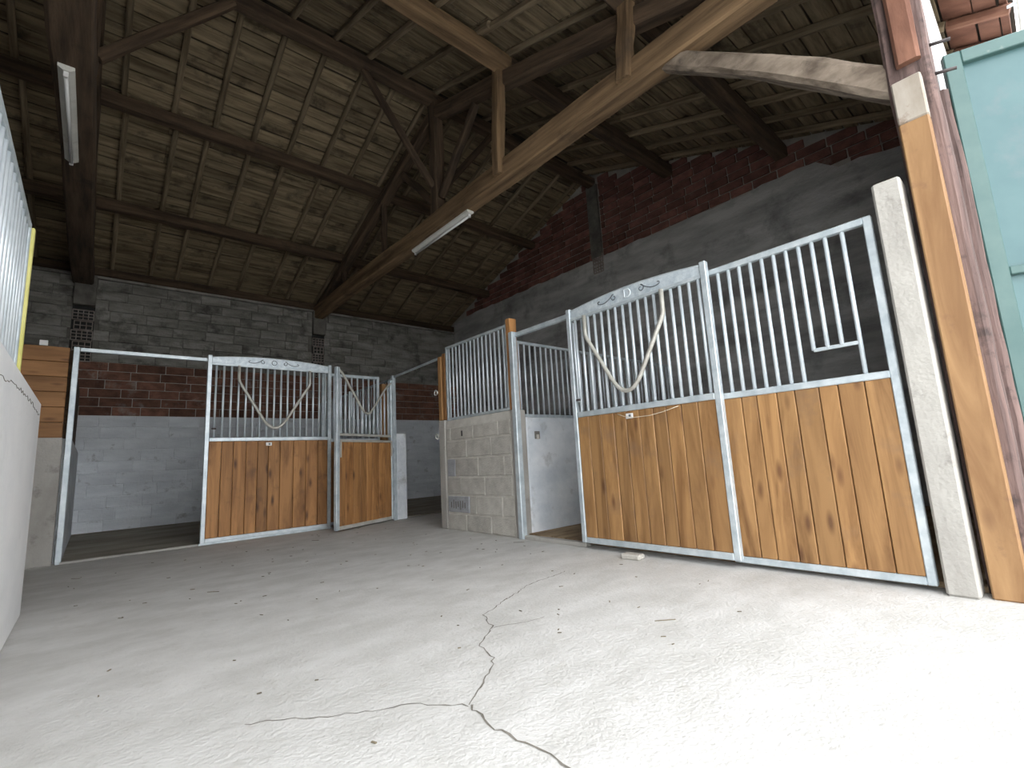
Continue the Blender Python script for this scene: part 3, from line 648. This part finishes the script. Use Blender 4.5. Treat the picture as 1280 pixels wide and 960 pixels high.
sliding_door('sliding_stall_door', 'sliding stall door with honey-coloured planks and a cut plate, hung before the brick gable', (X1 - 0.055, 3.10, 0.025), RZ, 1.47, 1.215, 2.275, 'pine', 10, 'glare_ring', (0.165, 0.735), 11, False)
PW = 1.715 - 0.59
fixed_panel('stall_front_panel', 'fixed stall panel of honey-coloured planks with a feed hatch, next to the concrete post', (X1 + 0.02, 1.715, 0), RZ, PW, 1.235, 2.24, 'pine', 8,
            [0.13 + 0.0815 * k for k in range(8)] + [0.782, 0.863, 0.96], 15, hatch=(0.70, 0.96, 1.46))
tag(tube('string', [(X1 - 0.082, 2.58, 1.20), (X1 - 0.084, 2.5, 1.17), (X1 - 0.084, 2.4, 1.152), (X1 - 0.084, 2.25, 1.152), (X1 - 0.084, 2.12, 1.17), (X1 - 0.082, 1.98, 1.20)], 0.003, 'rope', None, n=5), 'thin pale string sagging across the honey-coloured door planks', 'string')
tag(box('stone', (X1 - 0.20, 2.46, 0.02), (0.10, 0.17, 0.045), 'cement_block', None, 0.012, (0, 0, 0.12)), 'small grey block of stone lying under the sliding door edge', 'stone')
tag(span('concrete_post', (X1 - 0.05, 0.415, 0), (X1 + 0.12, 0.555, 2.40), 'cast', bev=0.012), 'tall pale concrete post between stall panel and orange timber', 'post')
# ------------------------------------------------------------------ big post carrying the truss, with planed facing
t = thing('barn_post', 'weathered purple-brown barn post carrying the truss beside the green door', 'post', (3.78, 0.29, 0), kind='structure')
beam('shaft', (3.79, 0.295, 0), (3.79, 0.295, 4.30), 0.25, 0.22, 'post_wood', t, rough=0.005, segs=22, seed=5)
beam('splice', (3.645, 0.285, 3.13), (3.645, 0.285, 4.28), 0.06, 0.12, 'red_wood', t, rough=0.003, segs=3)
beam('jamb', (3.885, 0.185, 0), (3.885, 0.185, 2.98), 0.07, 0.075, 'post_wood', t, rough=0.005, segs=16, seed=8)
for z in (3.25, 3.05): bar('iron_hook', (0.0, -0.14, z), 0.12, 0.010, 'iron', t, (math.pi / 2 + 0.15, 0, 0.2))
t = thing('timber_facing', 'planed orange timber fixed upright to the face of the barn post', 'board', (3.605, 0.308, 0))
box('shaft', (0, 0, 1.36), (0.085, 0.143, 2.72), 'planed', t, 0.008)
box('limed_end', (0, 0, 2.86), (0.085, 0.143, 0.28), 'limed_wood', t, 0.008)
# ------------------------------------------------------------------ green door leaf, swung open outside
aw = math.atan2(-0.93, 0.37); gwid, gz0, gz1, fwid = 2.0, 0.06, 3.24, 0.085
t = thing('metal_door', 'open green painted sheet metal door leaf outside the barn post', 'door', (3.95, 0.155, 0), aw)
for x in (fwid / 2, gwid - fwid / 2): box('stile', (x, 0, (gz0 + gz1) / 2), (fwid, 0.05, gz1 - gz0), 'green_frame', t, 0.005)
for z in (gz0 + fwid / 2, gz1 - fwid / 2): box('rail', (gwid / 2, 0, z), (gwid - 2 * fwid, 0.05, fwid), 'green_frame', t, 0.005)
box('rail', (gwid / 2, 0.0, 1.78), (gwid - 2 * fwid, 0.05, 0.05), 'green_frame', t, 0.005)
for za, zb in ((gz0 + fwid, 1.755), (1.805, gz1 - fwid)): box('sheet', (gwid / 2, 0.018, (za + zb) / 2), (gwid - 2 * fwid, 0.006, zb - za), 'green', t, 0)
for z in (0.5, 1.65, 2.9): bar('hinge', (-0.018, 0, z), 0.14, 0.017, 'iron', t)
# gutter along the eave outside, with its brackets
t = thing('gutter', 'pale zinc gutter along the eave above the green door', 'gutter', (XT, -0.34, zr(-0.3)))
link('trough', tube_mesh([(-8, 0, 0), (3.9, 0, 0)], 0.055, n=10), M['enamel'], t)
for k in range(10): box('bracket', (-6 + k, 0.05, 0.05), (0.025, 0.12, 0.02), 'zinc', t, 0.003)
tag(tube('cable', [(4.3, 0.10, 4.2), (4.7, 0.0, 4.28), (5.0, -0.12, 4.26), (5.3, -0.28, 4.33)], 0.008, 'iron', None, n=5), 'thin dark cable looping under the eave above the green door', 'cable')

# ------------------------------------------------------------------ low white wall at the left, with its grille
wll = tag(span('wall_left', (-0.52, 0.34, 0), (XL, 4.68, 1.43), 'white_wall', bev=0.02), 'low white wall with a barred grille along the left of the aisle', 'wall', kind='structure')
t = grille('partition_grille', 'barred grille on the white wall at the left of the aisle', (XL - 0.05, 3.53, 0), RZ, 3.15, 1.43, 2.265, 33, None)
tag(span('timber_post', (XL - 0.085, 3.535, 1.432), (XL - 0.02, 3.575, 2.25), 'yellow', bev=0.005), 'yellowed timber upright closing the end of the grille on the white wall', 'post')
rg = random.Random(12); crk = []
for k in range(40):
    yy = 2.7 + k * 0.048; crk.append((XL + 0.0005, yy, 1.30 + 0.035 * math.sin(yy * 2.2) + 0.05 * (yy - 3.6) * (yy > 3.6) + rg.uniform(-0.012, 0.012)))
c = tube('crack', [Vector(p) - Vector(wll.location) for p in crk], 0.0018, 'crack', wll, n=4)
